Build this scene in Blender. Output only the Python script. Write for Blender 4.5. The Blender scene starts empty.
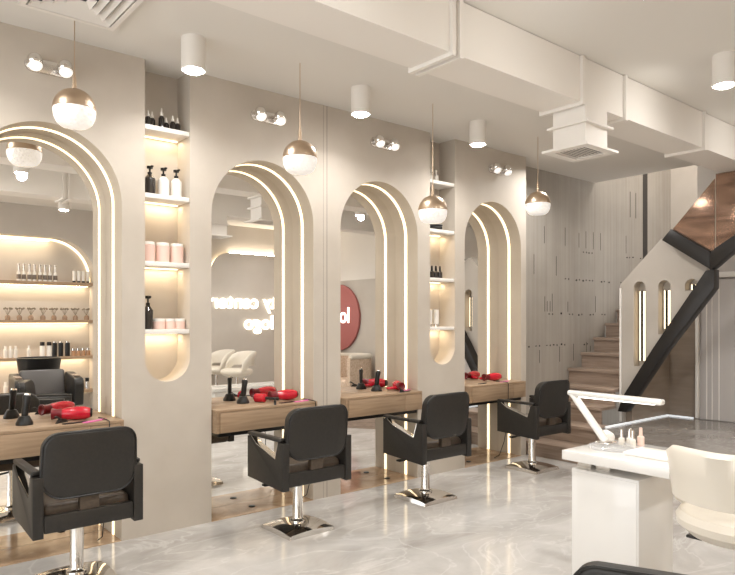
import bpy, bmesh, math, random
from mathutils import Vector, Matrix
random.seed(7)
S = bpy.context.scene
C = S.collection
PI = math.pi

# ------------------------------------------------------------------ materials
def srgb(r, g, b):
    f = lambda c: (c/12.92 if c <= .04045 else ((c+.055)/1.055)**2.4)
    return (f(r/255), f(g/255), f(b/255), 1)

def mat(name, col, rough=.5, metal=0, emis=None, estr=0, trans=0, ior=1.45, coat=0, spec=None, alpha=1):
    m = bpy.data.materials.new(name); m.use_nodes = True
    b = m.node_tree.nodes['Principled BSDF']
    b.inputs['Base Color'].default_value = col
    b.inputs['Roughness'].default_value = rough
    b.inputs['Metallic'].default_value = metal
    b.inputs['Transmission Weight'].default_value = trans
    b.inputs['IOR'].default_value = ior
    b.inputs['Coat Weight'].default_value = coat
    b.inputs['Alpha'].default_value = alpha
    if spec is not None: b.inputs['Specular IOR Level'].default_value = spec
    if emis:
        b.inputs['Emission Color'].default_value = emis
        b.inputs['Emission Strength'].default_value = estr
    return m

def nodes(m):
    nt = m.node_tree
    return nt, nt.nodes, nt.links, nt.nodes['Principled BSDF']

def ramp(N, stops):
    r = N.new('ShaderNodeValToRGB')
    e = r.color_ramp.elements
    while len(e) < len(stops): e.new(.5)
    for k, (p, c) in enumerate(stops): e[k].position = p; e[k].color = c
    return r

def noise_mat(name, c1, c2, scale=(1, 1, 1), nscale=4, detail=6, rough=.5, bump=0, lo=.3, hi=.7, distort=0, **kw):
    m = mat(name, c1, rough, **kw)
    nt, N, L, b = nodes(m)
    tc = N.new('ShaderNodeTexCoord'); mp = N.new('ShaderNodeMapping')
    mp.inputs['Scale'].default_value = scale
    no = N.new('ShaderNodeTexNoise'); no.inputs['Scale'].default_value = nscale
    no.inputs['Detail'].default_value = detail; no.inputs['Distortion'].default_value = distort
    r = ramp(N, [(lo, c1), (hi, c2)])
    L.new(tc.outputs['Object'], mp.inputs['Vector']); L.new(mp.outputs['Vector'], no.inputs['Vector'])
    L.new(no.outputs['Fac'], r.inputs['Fac']); L.new(r.outputs['Color'], b.inputs['Base Color'])
    if bump:
        bp = N.new('ShaderNodeBump'); bp.inputs['Strength'].default_value = bump; bp.inputs['Distance'].default_value = .01
        L.new(no.outputs['Fac'], bp.inputs['Height']); L.new(bp.outputs['Normal'], b.inputs['Normal'])
    return m

M = {}
M['plaster'] = noise_mat('plaster', srgb(188, 178, 165), srgb(201, 192, 180), nscale=2.2, detail=8, rough=.6, bump=.03)
M['plaster2'] = noise_mat('plaster_greige', srgb(192, 184, 174), srgb(200, 193, 184), nscale=2, detail=8, rough=.6)
M['ceiling'] = mat('ceiling_white', srgb(226, 222, 215), .8)
M['white'] = mat('white_paint', srgb(236, 231, 224), .45)
M['gloss'] = mat('white_gloss', srgb(226, 223, 218), .12, coat=.3)
M['ivory'] = mat('ivory_leather', srgb(222, 214, 200), .3, coat=.15)
M['oak'] = noise_mat('oak', srgb(146, 121, 96), srgb(170, 145, 118), scale=(1.2, 6, 22), nscale=2.5, detail=8, rough=.45, distort=.6)
M['stairwood'] = noise_mat('stair_wood', srgb(138, 119, 104), srgb(166, 146, 130), scale=(6, 1.2, 20), nscale=2.5, detail=8, rough=.3, distort=.5)
M['leather'] = noise_mat('black_leather', srgb(33, 31, 28), srgb(40, 37, 34), nscale=60, detail=3, rough=.42, bump=.05)
M['greyleather'] = mat('grey_leather', srgb(92, 88, 86), .35)
M['seatbrown'] = noise_mat('seat_leather', srgb(66, 55, 45), srgb(78, 66, 54), nscale=60, detail=3, rough=.4)
M['chrome'] = mat('chrome', (.82, .80, .77, 1), .08, 1)
M['mirror'] = mat('mirror_glass', (.93, .92, .90, 1), 0.0, 1)
M['champagne'] = mat('champagne_metal', srgb(206, 184, 160), .36, 1)
M['lining'] = noise_mat('arch_lining', srgb(192, 179, 160), srgb(202, 190, 172), nscale=2.2, detail=8, rough=.55)  # plaster tinted tan, with the warm LED glow put into its colour
M['dome'] = mat('downlight_dome', (1, 1, 1, 1), .5, emis=(1, .98, .95, 1), estr=150)
M['lens'] = mat('spot_lens', (1, 1, 1, 1), .5, emis=(1, .95, .88, 1), estr=1.1)
M['nickel'] = mat('satin_nickel', (.78, .75, .72, 1), .25, 1)
M['led'] = mat('warm_led', (1, 1, 1, 1), .5, emis=(1, .77, .46, 1), estr=3.6)
M['ledsoft'] = mat('warm_led_soft', (1, 1, 1, 1), .5, emis=(1, .78, .48, 1), estr=6)
M['ledcool'] = mat('cool_led', (1, 1, 1, 1), .5, emis=(.85, .93, 1, 1), estr=.9)
M['neon'] = mat('neon_white', (1, 1, 1, 1), .5, emis=(1, .93, .80, 1), estr=4)
M['lamp'] = mat('lamp_diffuser', (1, 1, 1, 1), .5, emis=(1, .95, .88, 1), estr=5)
M['black'] = mat('black_plastic', srgb(28, 27, 26), .35)
M['blacksteel'] = mat('black_steel', srgb(40, 37, 35), .4, .3)
M['darkgrey'] = mat('dark_grille', srgb(60, 56, 53), .6)
M['red'] = mat('red_plastic', srgb(196, 18, 44), .18, coat=.5)
M['darkred'] = mat('dark_red_plastic', srgb(110, 16, 26), .3)
M['pink'] = mat('pink_plastic', srgb(226, 120, 178), .4)
M['pinkjar'] = mat('blush_ceramic', srgb(238, 205, 192), .3)
M['pinkdisc'] = mat('dusty_pink_panel', srgb(178, 108, 104), .5)
M['label'] = mat('paper_label', srgb(120, 108, 98), .6)
M['amber'] = mat('amber_glass', srgb(186, 144, 108), .15)
M['sprigjar'] = mat('brown_jar', srgb(150, 124, 102), .15)
M['clear'] = mat('frosted_glass', srgb(226, 220, 210), .12, coat=.5)
M['smoke'] = mat('smoked_glass', srgb(46, 41, 38), .1, coat=.5)
M['greywall'] = mat('grey_panelling', srgb(196, 190, 186), .4)
M['brownwall'] = noise_mat('taupe_panel', srgb(140, 126, 112), srgb(150, 136, 122), scale=(1, 1, 8), nscale=3, rough=.35)
M['sofa'] = noise_mat('boucle', srgb(196, 170, 146), srgb(226, 206, 186), nscale=40, detail=4, rough=.9, bump=.4)
M['leaf'] = mat('dried_sprig', srgb(126, 116, 100), .7)
M['gable'] = noise_mat('gable_plaster', srgb(174, 165, 154), srgb(184, 176, 166), nscale=2, detail=8, rough=.5)  # plaster colour darkened to make up for strong light on the gable
M['tan'] = noise_mat('tan_marble', srgb(158, 128, 98), srgb(196, 168, 138), nscale=3.5, detail=8, rough=.12, distort=1.5)
M['sconce_black'] = mat('sconce_black', srgb(24, 22, 20), .4)
M['grout'] = mat('groove_shadow_gap', srgb(132, 122, 112), .8)

# bronze tinted glass
m = bpy.data.materials.new('bronze_glass'); m.use_nodes = True
nt, N, L, b = nodes(m)
b.inputs['Base Color'].default_value = srgb(176, 140, 120); b.inputs['Roughness'].default_value = .12
b.inputs['Metallic'].default_value = .55; b.inputs['Alpha'].default_value = .82
no = N.new('ShaderNodeTexNoise'); no.inputs['Scale'].default_value = 1.6; no.inputs['Distortion'].default_value = 2.0
tc = N.new('ShaderNodeTexCoord'); mp = N.new('ShaderNodeMapping'); mp.inputs['Scale'].default_value = (1, 1, 4)
r = ramp(N, [(.35, srgb(128, 98, 80)), (.7, srgb(178, 144, 122))])
L.new(tc.outputs['Object'], mp.inputs['Vector']); L.new(mp.outputs['Vector'], no.inputs['Vector'])
L.new(no.outputs['Fac'], r.inputs['Fac']); L.new(r.outputs['Color'], b.inputs['Base Color'])
M['bronze'] = m

# clear acrylic
m = bpy.data.materials.new('clear_acrylic'); m.use_nodes = True
nt, N, L, b = nodes(m)
b.inputs['Base Color'].default_value = (.95, .95, .95, 1); b.inputs['Roughness'].default_value = .05; b.inputs['Alpha'].default_value = .3
M['acrylic'] = m

# crystal bowl of the pendants
m = mat('crystal', srgb(240, 236, 230), .1, emis=(1, .96, .9, 1), estr=.7)
nt, N, L, b = nodes(m)
tc = N.new('ShaderNodeTexCoord'); vo = N.new('ShaderNodeTexVoronoi'); vo.inputs['Scale'].default_value = 55
r = ramp(N, [(.05, (.30, .27, .24, 1)), (.5, (1, .98, .95, 1))])
L.new(tc.outputs['Object'], vo.inputs['Vector']); L.new(vo.outputs['Distance'], r.inputs['Fac'])
L.new(r.outputs['Color'], b.inputs['Emission Color'])
bp = N.new('ShaderNodeBump'); bp.inputs['Strength'].default_value = .6; bp.inputs['Distance'].default_value = .01
L.new(vo.outputs['Distance'], bp.inputs['Height']); L.new(bp.outputs['Normal'], b.inputs['Normal'])
M['crystal'] = m

# polished pale marble floor
def marble(name, base, cloud, vein, rough):
    m = mat(name, base, rough)
    nt, N, L, b = nodes(m)
    tc = N.new('ShaderNodeTexCoord')
    mp = N.new('ShaderNodeMapping'); mp.inputs['Scale'].default_value = (.9, 1.5, 1); mp.inputs['Rotation'].default_value = (0, 0, .5)
    n1 = N.new('ShaderNodeTexNoise'); n1.inputs['Scale'].default_value = 1.4; n1.inputs['Detail'].default_value = 9; n1.inputs['Roughness'].default_value = .62; n1.inputs['Distortion'].default_value = .6
    n2 = N.new('ShaderNodeTexNoise'); n2.inputs['Scale'].default_value = 1.1; n2.inputs['Detail'].default_value = 8; n2.inputs['Distortion'].default_value = 2.2
    r1 = ramp(N, [(.33, cloud), (.66, base)])
    r2 = ramp(N, [(.478, (0, 0, 0, 1)), (.5, (1, 1, 1, 1)), (.522, (0, 0, 0, 1))])
    mx = N.new('ShaderNodeMix'); mx.data_type = 'RGBA'
    mu = N.new('ShaderNodeMath'); mu.operation = 'MULTIPLY'; mu.inputs[1].default_value = .38
    L.new(tc.outputs['Object'], mp.inputs['Vector'])
    L.new(mp.outputs['Vector'], n1.inputs['Vector']); L.new(mp.outputs['Vector'], n2.inputs['Vector'])
    L.new(n1.outputs['Fac'], r1.inputs['Fac']); L.new(n2.outputs['Fac'], r2.inputs['Fac'])
    L.new(r2.outputs['Color'], mu.inputs[0]); L.new(mu.outputs[0], mx.inputs[0])
    L.new(r1.outputs['Color'], mx.inputs[6]); mx.inputs[7].default_value = vein
    L.new(mx.outputs[2], b.inputs['Base Color'])
    return m
M['floor'] = marble('pale_marble', srgb(205, 201, 196), srgb(170, 165, 159), srgb(224, 221, 217), .1)
M['platform'] = marble('grey_stone', srgb(150, 144, 138), srgb(118, 112, 106), srgb(180, 176, 170), .12)

# board-marked concrete
m = mat('board_concrete', srgb(182, 170, 156), .6)
nt, N, L, b = nodes(m)
tc = N.new('ShaderNodeTexCoord')
mp = N.new('ShaderNodeMapping'); mp.inputs['Scale'].default_value = (26, 26, .5)
n1 = N.new('ShaderNodeTexNoise'); n1.inputs['Scale'].default_value = 1; n1.inputs['Detail'].default_value = 4
n2 = N.new('ShaderNodeTexNoise'); n2.inputs['Scale'].default_value = 2.2; n2.inputs['Detail'].default_value = 6
r1 = ramp(N, [(.3, srgb(166, 158, 148)), (.7, srgb(178, 171, 161))])
r2 = ramp(N, [(.3, (.86, .86, .86, 1)), (.7, (1, 1, 1, 1))])
mx = N.new('ShaderNodeMix'); mx.data_type = 'RGBA'; mx.blend_type = 'MULTIPLY'; mx.inputs[0].default_value = 1
L.new(tc.outputs['Object'], mp.inputs['Vector']); L.new(mp.outputs['Vector'], n1.inputs['Vector']); L.new(tc.outputs['Object'], n2.inputs['Vector'])
L.new(n1.outputs['Fac'], r1.inputs['Fac']); L.new(n2.outputs['Fac'], r2.inputs['Fac'])
L.new(r1.outputs['Color'], mx.inputs[6]); L.new(r2.outputs['Color'], mx.inputs[7]); L.new(mx.outputs[2], b.inputs['Base Color'])
M['concrete'] = m

# ------------------------------------------------------------------ mesh builder
class MB:
    def __init__(s): s.bm = bmesh.new()
    def _add(s, t, m=0, X=None):
        if X is not None: bmesh.ops.transform(t, matrix=X, verts=t.verts)
        bmesh.ops.recalc_face_normals(t, faces=t.faces)
        for f in t.faces: f.material_index = m
        me = bpy.data.meshes.new('t'); t.to_mesh(me); t.free()
        s.bm.from_mesh(me); bpy.data.meshes.remove(me)
        return s
    def box(s, x0, x1, y0, y1, z0, z1, bev=0, seg=2, m=0, X=None):
        t = bmesh.new(); bmesh.ops.create_cube(t, size=1)
        for v in t.verts:
            v.co = Vector(((x0+x1)/2+v.co.x*(x1-x0), (y0+y1)/2+v.co.y*(y1-y0), (z0+z1)/2+v.co.z*(z1-z0)))
        if bev: bmesh.ops.bevel(t, geom=t.edges[:], offset=bev, segments=seg, profile=.5, affect='EDGES', clamp_overlap=True)
        return s._add(t, m, X)
    def cyl(s, p0, p1, r0, r1=None, seg=24, m=0, bev=0, X=None):
        r1 = r0 if r1 is None else r1
        p0 = Vector(p0); p1 = Vector(p1); d = p1-p0
        t = bmesh.new()
        bmesh.ops.create_cone(t, cap_ends=True, segments=seg, radius1=r0, radius2=r1, depth=d.length)
        if bev:
            es = [e for e in t.edges if any(len(f.verts) > 4 for f in e.link_faces)]
            bmesh.ops.bevel(t, geom=es, offset=bev, segments=2, profile=.5, affect='EDGES')
        q = Vector((0, 0, 1)).rotation_difference(d.normalized()).to_matrix().to_4x4()
        bmesh.ops.transform(t, matrix=Matrix.Translation((p0+p1)/2) @ q, verts=t.verts)
        return s._add(t, m, X)
    def lathe(s, prof, c=(0, 0, 0), seg=28, m=0, X=None):
        t = bmesh.new(); rows = []
        for r, z in prof:
            if r < 1e-6: rows.append([t.verts.new((c[0], c[1], c[2]+z))])
            else: rows.append([t.verts.new((c[0]+r*math.cos(2*PI*k/seg), c[1]+r*math.sin(2*PI*k/seg), c[2]+z)) for k in range(seg)])
        for a, b in zip(rows, rows[1:]):
            for k in range(seg):
                k2 = (k+1) % seg
                if len(a) == 1 and len(b) == 1: continue
                if len(a) == 1: t.faces.new((a[0], b[k], b[k2]))
                elif len(b) == 1: t.faces.new((a[k], a[k2], b[0]))
                else: t.faces.new((a[k], a[k2], b[k2], b[k]))
        for row in (rows[0], rows[-1]):
            if len(row) > 1: t.faces.new(row)
        return s._add(t, m, X)
    def sphere(s, c, r, sc=(1, 1, 1), m=0, seg=20, X=None):
        t = bmesh.new(); bmesh.ops.create_uvsphere(t, u_segments=seg, v_segments=seg//2+2, radius=r)
        for v in t.verts: v.co = Vector((c[0]+v.co.x*sc[0], c[1]+v.co.y*sc[1], c[2]+v.co.z*sc[2]))
        return s._add(t, m, X)
    def prism(s, pts, axis, a, b, bev=0, seg=2, m=0, X=None):
        # pts in the plane normal to axis ('x': (y,z), 'y': (x,z), 'z': (x,y))
        P = {'x': lambda p, h: (h, p[0], p[1]), 'y': lambda p, h: (p[0], h, p[1]), 'z': lambda p, h: (p[0], p[1], h)}[axis]
        t = bmesh.new()
        A = [t.verts.new(P(p, a)) for p in pts]; B = [t.verts.new(P(p, b)) for p in pts]
        n = len(pts)
        t.faces.new(A); t.faces.new(B)
        for k in range(n): t.faces.new((A[k], A[(k+1) % n], B[(k+1) % n], B[k]))
        bmesh.ops.recalc_face_normals(t, faces=t.faces)
        if bev:
            es = [e for e in t.edges if e.calc_face_angle(0) > .6]
            bmesh.ops.bevel(t, geom=es, offset=bev, segments=seg, profile=.5, affect='EDGES', clamp_overlap=True)
        return s._add(t, m, X)
    def ribbon(s, outer, inner, axis, a, b, m=0, X=None, closed=False):
        P = {'x': lambda p, h: (h, p[0], p[1]), 'y': lambda p, h: (p[0], h, p[1]), 'z': lambda p, h: (p[0], p[1], h)}[axis]
        t = bmesh.new()
        R = [[t.verts.new(P(p, h)) for p in path] for path, h in ((outer, a), (inner, a), (inner, b), (outer, b))]
        n = len(outer)
        for k in range(n if closed else n-1):
            k2 = (k+1) % n
            for i in range(4):
                j = (i+1) % 4
                t.faces.new((R[i][k], R[i][k2], R[j][k2], R[j][k]))
        if not closed:
            t.faces.new([R[i][0] for i in range(4)]); t.faces.new([R[i][-1] for i in range(4)])
        return s._add(t, m, X)
    def tube(s, pts, r, seg=8, m=0, X=None):
        pts = [Vector(p) for p in pts]; t = bmesh.new(); rows = []
        for k, p in enumerate(pts):
            d = (pts[min(k+1, len(pts)-1)]-pts[max(k-1, 0)]).normalized()
            u = d.cross(Vector((0, 0, 1)))
            if u.length < .05: u = d.cross(Vector((1, 0, 0)))
            u.normalize(); w = d.cross(u)
            rr = r[k] if isinstance(r, (list, tuple)) else r
            rows.append([t.verts.new(p+u*rr*math.cos(2*PI*i/seg)+w*rr*math.sin(2*PI*i/seg)) for i in range(seg)])
        for A, B in zip(rows, rows[1:]):
            for i in range(seg): t.faces.new((A[i], A[(i+1) % seg], B[(i+1) % seg], B[i]))
        t.faces.new(rows[0]); t.faces.new(rows[-1])
        return s._add(t, m, X)
    def build(s, name, mats, parent=None, ang=38):
        bm = s.bm
        for e in bm.edges:
            e.smooth = not (len(e.link_faces) == 2 and e.calc_face_angle(0) > math.radians(ang))
        for f in bm.faces: f.smooth = True
        me = bpy.data.meshes.new(name); bm.to_mesh(me); bm.free()
        if not isinstance(mats, (list, tuple)): mats = [mats]
        for x in mats: me.materials.append(M[x])
        o = bpy.data.objects.new(name, me); C.objects.link(o)
        if parent: o.parent = parent
        return o

def plate(loops, axis, a, b, name, mats, parent=None):
    """flat plate with holes: loops of 2D points, first the outline; spans a..b along axis"""
    cu = bpy.data.curves.new('c', 'CURVE'); cu.dimensions = '2D'; cu.fill_mode = 'BOTH'; cu.extrude = abs(b-a)/2
    for lp in loops:
        sp = cu.splines.new('POLY'); sp.points.add(len(lp)-1)
        for k, p in enumerate(lp): sp.points[k].co = (p[0], p[1], 0, 1)
        sp.use_cyclic_u = True
    ob = bpy.data.objects.new('c', cu); C.objects.link(ob)
    dg = bpy.context.evaluated_depsgraph_get(); dg.update()
    me = bpy.data.meshes.new_from_object(ob.evaluated_get(dg))
    bpy.data.objects.remove(ob); bpy.data.curves.remove(cu)
    mid = (a+b)/2
    for v in me.vertices:
        x, y, z = v.co
        v.co = {'x': (z+mid, x, y), 'y': (x, z+mid, y), 'z': (x, y, z+mid)}[axis]
    mb = MB(); t = bmesh.new(); t.from_mesh(me); bmesh.ops.remove_doubles(t, verts=t.verts, dist=1e-5); mb._add(t)
    bpy.data.meshes.remove(me)
    if name is None: return mb
    return mb.build(name, mats, parent)

def text_mesh(body, size, ext, name, mats, parent=None, Mx=None, align='LEFT', offset=0):
    cu = bpy.data.curves.new('t', 'FONT'); cu.body = body; cu.size = size; cu.extrude = ext; cu.align_x = align; cu.offset = offset
    ob = bpy.data.objects.new('t', cu); C.objects.link(ob)
    dg = bpy.context.evaluated_depsgraph_get(); dg.update()
    me = bpy.data.meshes.new_from_object(ob.evaluated_get(dg))
    bpy.data.objects.remove(ob); bpy.data.curves.remove(cu)
    if Mx is not None: me.transform(Mx)
    me.materials.clear(); me.materials.append(M[mats]); me.name = name
    o = bpy.data.objects.new(name, me); C.objects.link(o)
    if parent: o.parent = parent
    return o

def thing(name, label, cat, loc=(0, 0, 0), rz=0, group=None):
    o = bpy.data.objects.new(name, None); C.objects.link(o); o.empty_display_size = .1
    o.location = loc; o.rotation_euler = (0, 0, rz)
    return tag(o, label, cat, group)
def tag(o, label, cat, group=None):
    o['label'] = label; o['category'] = cat
    if group: o['group'] = group
    return o
def struct(o): o['kind'] = 'structure'; return o
def copy_tree(o, parent=None):
    c = o.copy(); C.objects.link(c); c.parent = parent
    for ch in list(o.children): copy_tree(ch, c)
    return c
def place(proto, used, loc, rz, label, group=None):
    """first call moves the prototype, later calls copy it"""
    o = copy_tree(proto) if used else proto
    o.location = loc; o.rotation_euler = (0, 0, rz); o['label'] = label
    if group: o['group'] = group
    return o
ORD = ['first', 'second', 'third', 'fourth', 'fifth', 'sixth', 'seventh', 'eighth', 'ninth', 'tenth', 'eleventh', 'twelfth']

def arc(cx, cz, r, a0, a1, n=40):
    return [(cx+r*math.cos(a0+(a1-a0)*k/n), cz+r*math.sin(a0+(a1-a0)*k/n)) for k in range(n+1)]

# ------------------------------------------------------------------ dimensions
CEIL = 3.2
SPR = 2.215                                   # spring line of the arches
RA = .445
ARCH = [1.057, 2.586, 3.75, 5.28]
MIRY = .30
COLS = [(1.657, 1.977), (4.355, 4.695)]
WEND = 5.813
OPP = -6.0
XL = -3.2
XR = 7.66

# ------------------------------------------------------------------ room shell
out = [(XL, 0)]
def arch_loop(cx): return [(cx-RA, 0)] + arc(cx, SPR, RA, PI, 0, 48) + [(cx+RA, 0)]
for cx in ARCH: out += arch_loop(cx)
out += [(WEND, 0), (WEND, CEIL)]
for (a, b) in reversed(COLS):
    r = (b-a)/2
    out += [(b, CEIL)] + arc((a+b)/2, 1.028+r, r, 0, -PI, 24) + [(a, CEIL)]
out += [(XL, CEIL)]
mb = plate([out], 'y', 0, .31, None, None)
for (a, b) in COLS: mb.box(a-.02, b+.02, .212, .305, 1.0, CEIL, m=1)   # backs of the shelf niches
mb.box(3.1630, 3.1680, -.0005, .002, 0, CEIL, m=2)                      # panel joint
mb.box(3.128, 3.1305, -.0005, .002, 0, CEIL, m=2)
mb.box(XL, WEND, .31, .36, 0, CEIL)
wl = struct(mb.build('wall_left', ['plaster', 'plaster', 'grout', 'lining'], ang=20))  # 'lining' is the jamb plaster tinted tan for the LED glow
for f in wl.data.polygons:                                              # jamb faces coloured tan to stand in for the strips' warm glow
    c_ = f.center
    if abs(f.normal.y) < .5 and c_.y > .05 and any(abs(c_.x-cx) < RA+.01 for cx in ARCH) and c_.z < SPR+RA+.01: f.material_index = 3

for k, cx in enumerate(ARCH):
    struct(MB().box(cx-RA+.001, cx+RA-.001, .0, MIRY-.001, 0, .004).build('trim_%d' % (k+1), 'tan'))

struct(MB().box(XL, 10.2, OPP-.4, .6, -.1, 0).build('floor', 'floor'))
mb = MB()
mb.box(XL, 7.57, OPP-.4, .4, CEIL, CEIL+.1)
mb.box(7.57, 10.2, OPP-.4, -1.0, CEIL, CEIL+.1)
struct(mb.build('ceiling', 'ceiling'))

# recessed board-marked concrete wall with grooves and tie holes
mb = MB(); mb.box(WEND, 9.75, .25, .36, 0, 5.4)
for row, zz in enumerate((1.15, 1.52, 1.95, 2.3)):
    x = 6.2+.1*row
    while x < 9.5:
        if random.random() < .8:
            mb.cyl((x, .2485, zz+random.uniform(-.02, .02)), (x, .252, zz), .011, m=1, seg=10)
            if random.random() < .6: mb.cyl((x+.07, .2485, zz), (x+.07, .252, zz), .011, m=1, seg=10)
        x += random.uniform(.12, .3)
for k in range(24):
    x = random.uniform(6.15, 8.5); z0 = random.choice((.95, 1.55, 1.98, 2.35)); 
    mb.box(x, x+.007, .2485, .252, z0, z0+random.uniform(.12, .24), m=1)
for x in (8.45, 8.6): mb.box(x, x+.012, .2485, .252, 2.85, 3.2, m=1)
mb.box(8.80, 8.93, .2485, .252, 1.9, 4.2, m=1)
struct(mb.build('wall_stair', ['concrete', 'darkgrey'], ang=20))
struct(MB().box(9.62, 9.75, -2.2, .25, 0, 5.4).build('wall_landing', 'plaster2'))
mb = MB(); mb.box(7.57, 9.7, -1.12, -1.0, CEIL+.1, 5.4); mb.box(7.45, 7.57, -1.12, .3, CEIL+.1, 5.4); mb.box(7.4, 9.75, -1.12, .36, 5.4, 5.5)
struct(mb.build('wall_stairwell', 'white'))

# wall at the far end of the salon, with a panelled door
mb = MB()
mb.box(XR, XR+.12, OPP-.1, -.99, 2.2, CEIL, m=1)
mb.box(XR, XR+.12, OPP-.1, -2.3, 0, 2.2, m=0)
mb.box(XR, XR+.12, -2.3, -.99, 0, 2.2, m=2)
mb.box(XR, XR+.12, -.99, -.66, 0, 2.0, m=3)
struct(mb.build('wall_end', ['plaster2', 'white', 'greywall', 'brownwall'], ang=20))
dr = MB().box(XR-.03, XR, -2.2, -1.06, .335, 1.90).build('door_1', 'greywall'); struct(dr)
mb = MB()
for y0, y1 in ((-.985, -1.02), (-2.24, -2.28)): mb.box(XR-.05, XR, y1, y0, .335, 1.98, bev=.006)
mb.box(XR-.05, XR, -2.28, -.985, 1.92, 1.98, bev=.006)
for a, b in ((-1.10, -1.11), (-1.16, -1.168), (-1.232, -1.244)): mb.box(XR-.036, XR-.028, b, a, .335, 1.90)
struct(mb.build('trim_5', 'white'))

# opposite wall with the shelf niche (seen in the mirrors)
def rrect_top(x0, x1, z0, z1, r): return [(x0, z0)] + arc(x0+r, z1-r, r, PI, PI/2, 20) + arc(x1-r, z1-r, r, PI/2, 0, 20) + [(x1, z0)]
outl = [(XL, 0), (.70, 0)] + rrect_top(.70, 3.365, 0, 2.735, .62)[1:-1] + [(3.365, 0), (XR, 0), (XR, CEIL), (XL, CEIL)]
mb = plate([outl], 'y', OPP-.3, OPP, None, None)
mb.box(.5, 3.6, OPP-.36, OPP-.3, 0, 2.9)
struct(mb.build('wall_opposite', 'plaster2', ang=20))
# raised wall panel with glowing rounded rim behind the sign
pan = [(5.36, .0)] + arc(5.36+.35, 2.68-.35, .35, PI, PI/2, 16) + [(7.65, 2.68), (7.65, 0)]
struct(MB().prism(pan, 'y', OPP+.06, OPP+.10).build('trim_6', 'plaster2', ang=20))
rim_o = [(5.372, .001)] + arc(5.36+.35, 2.68-.35, .338, PI, PI/2, 16) + [(7.64, 2.668)]
rim_i = [(5.40, .001)] + arc(5.36+.35, 2.68-.35, .31, PI, PI/2, 16) + [(7.64, 2.64)]
tag(MB().ribbon(rim_o, rim_i, 'y', OPP+.001, OPP+.06).build('led_strip', 'ledsoft'),
    'glowing light strip rimming the rounded wall panel behind the neon sign in the mirror', 'light strip')

# unseen window frame added left of the view to let daylight in
mb = MB()
for y in (OPP, -4.5, -3.0, -1.5, -.05): mb.box(XL-.06, XL, y, y+.05, 0, CEIL)
mb.box(XL-.06, XL, OPP, 0, 0, .08); mb.box(XL-.06, XL, OPP, 0, CEIL-.1, CEIL)
wf = struct(mb.build('window_1', 'white'))

# ------------------------------------------------------------------ mirrors and arch lights
NM = ['leftmost', 'second', 'third', 'rightmost']
NR = ['leftmost arched niche', 'second arched niche from the left', 'third arched niche from the left', 'far right arched niche']
what = ['reflecting the bottle shelves', 'reflecting the neon sign', 'reflecting the pink disc', 'showing mostly grey']
for k, cx in enumerate(ARCH):
    pts = [(cx-RA+.002, .005)] + arc(cx, SPR, RA-.002, PI, 0, 48) + [(cx+RA-.002, .005)]
    o = MB().prism(pts, 'y', MIRY, MIRY+.008).build('arched_mirror', 'mirror', ang=20)
    tag(o, 'full height arched mirror in the %s, %s' % (NR[k], what[k]), 'mirror', 'arched mirrors along the wall')
    ri = RA-.006
    po = [(cx-RA+.001, .006)] + arc(cx, SPR, RA-.001, PI, 0, 48) + [(cx+RA-.001, .006)]
    pi = [(cx-ri, .006)] + arc(cx, SPR, ri, PI, 0, 48) + [(cx+ri, .006)]
    o = MB().ribbon(po, pi, 'y', .142, .170).build('arch_light', 'led')
    tag(o, 'warm glowing light strip lining the jamb of the %s' % NR[k], 'light strip', 'light strips in the arches')

# ------------------------------------------------------------------ desks
dk = thing('wall_desk', 'd', 'desk')
w = RA-.009
MB().box(-w, w, -.07, MIRY-.0005, .785, .805, bev=.002).build('desk_top', 'oak', dk)
mb = MB(); mb.box(-w, -w+.02, -.068, MIRY-.002, .638, .785); mb.box(w-.02, w, -.068, MIRY-.002, .638, .785); mb.box(-w+.02, w-.02, -.055, MIRY-.002, .638, .785)
mb.build('carcass', 'oak', dk)
MB().box(-w+.023, w-.21, -.075, -.055, .640, .783, bev=.0015).build('drawer', 'oak', dk)
MB().box(w-.207, w-.023, -.075, -.055, .640, .783, bev=.0015).build('drawer', 'oak', dk)
MB().box(-w+.03, w-.03, -.03, MIRY-.004, .606, .638).build('underside_rail', 'black', dk)
dl = ['wooden wall desk nearest the camera, behind the closest black chair', 'wooden wall desk in the second arch with black clippers and a red dryer',
      'wooden wall desk in the third arch, below the pink disc reflection', 'farthest wooden wall desk, nearest the staircase']
for k, cx in enumerate(ARCH): place(dk, k > 0, (cx, 0, 0), 0, dl[k], 'wall desks under the arches')

sk = MB(); sk.lathe([(0, 0), (.026, 0), (.026, .005), (.018, .008), (0, .008)])
sk = tag(sk.build('floor_socket', 'black'), 's', 'socket')
for k, x in enumerate((1.25, 2.555, 3.955, 5.06)):
    place(sk, k > 0, (x, .15, .004), 0, 'small round black floor socket in the %s' % NR[k], 'floor sockets in the arches')

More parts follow.
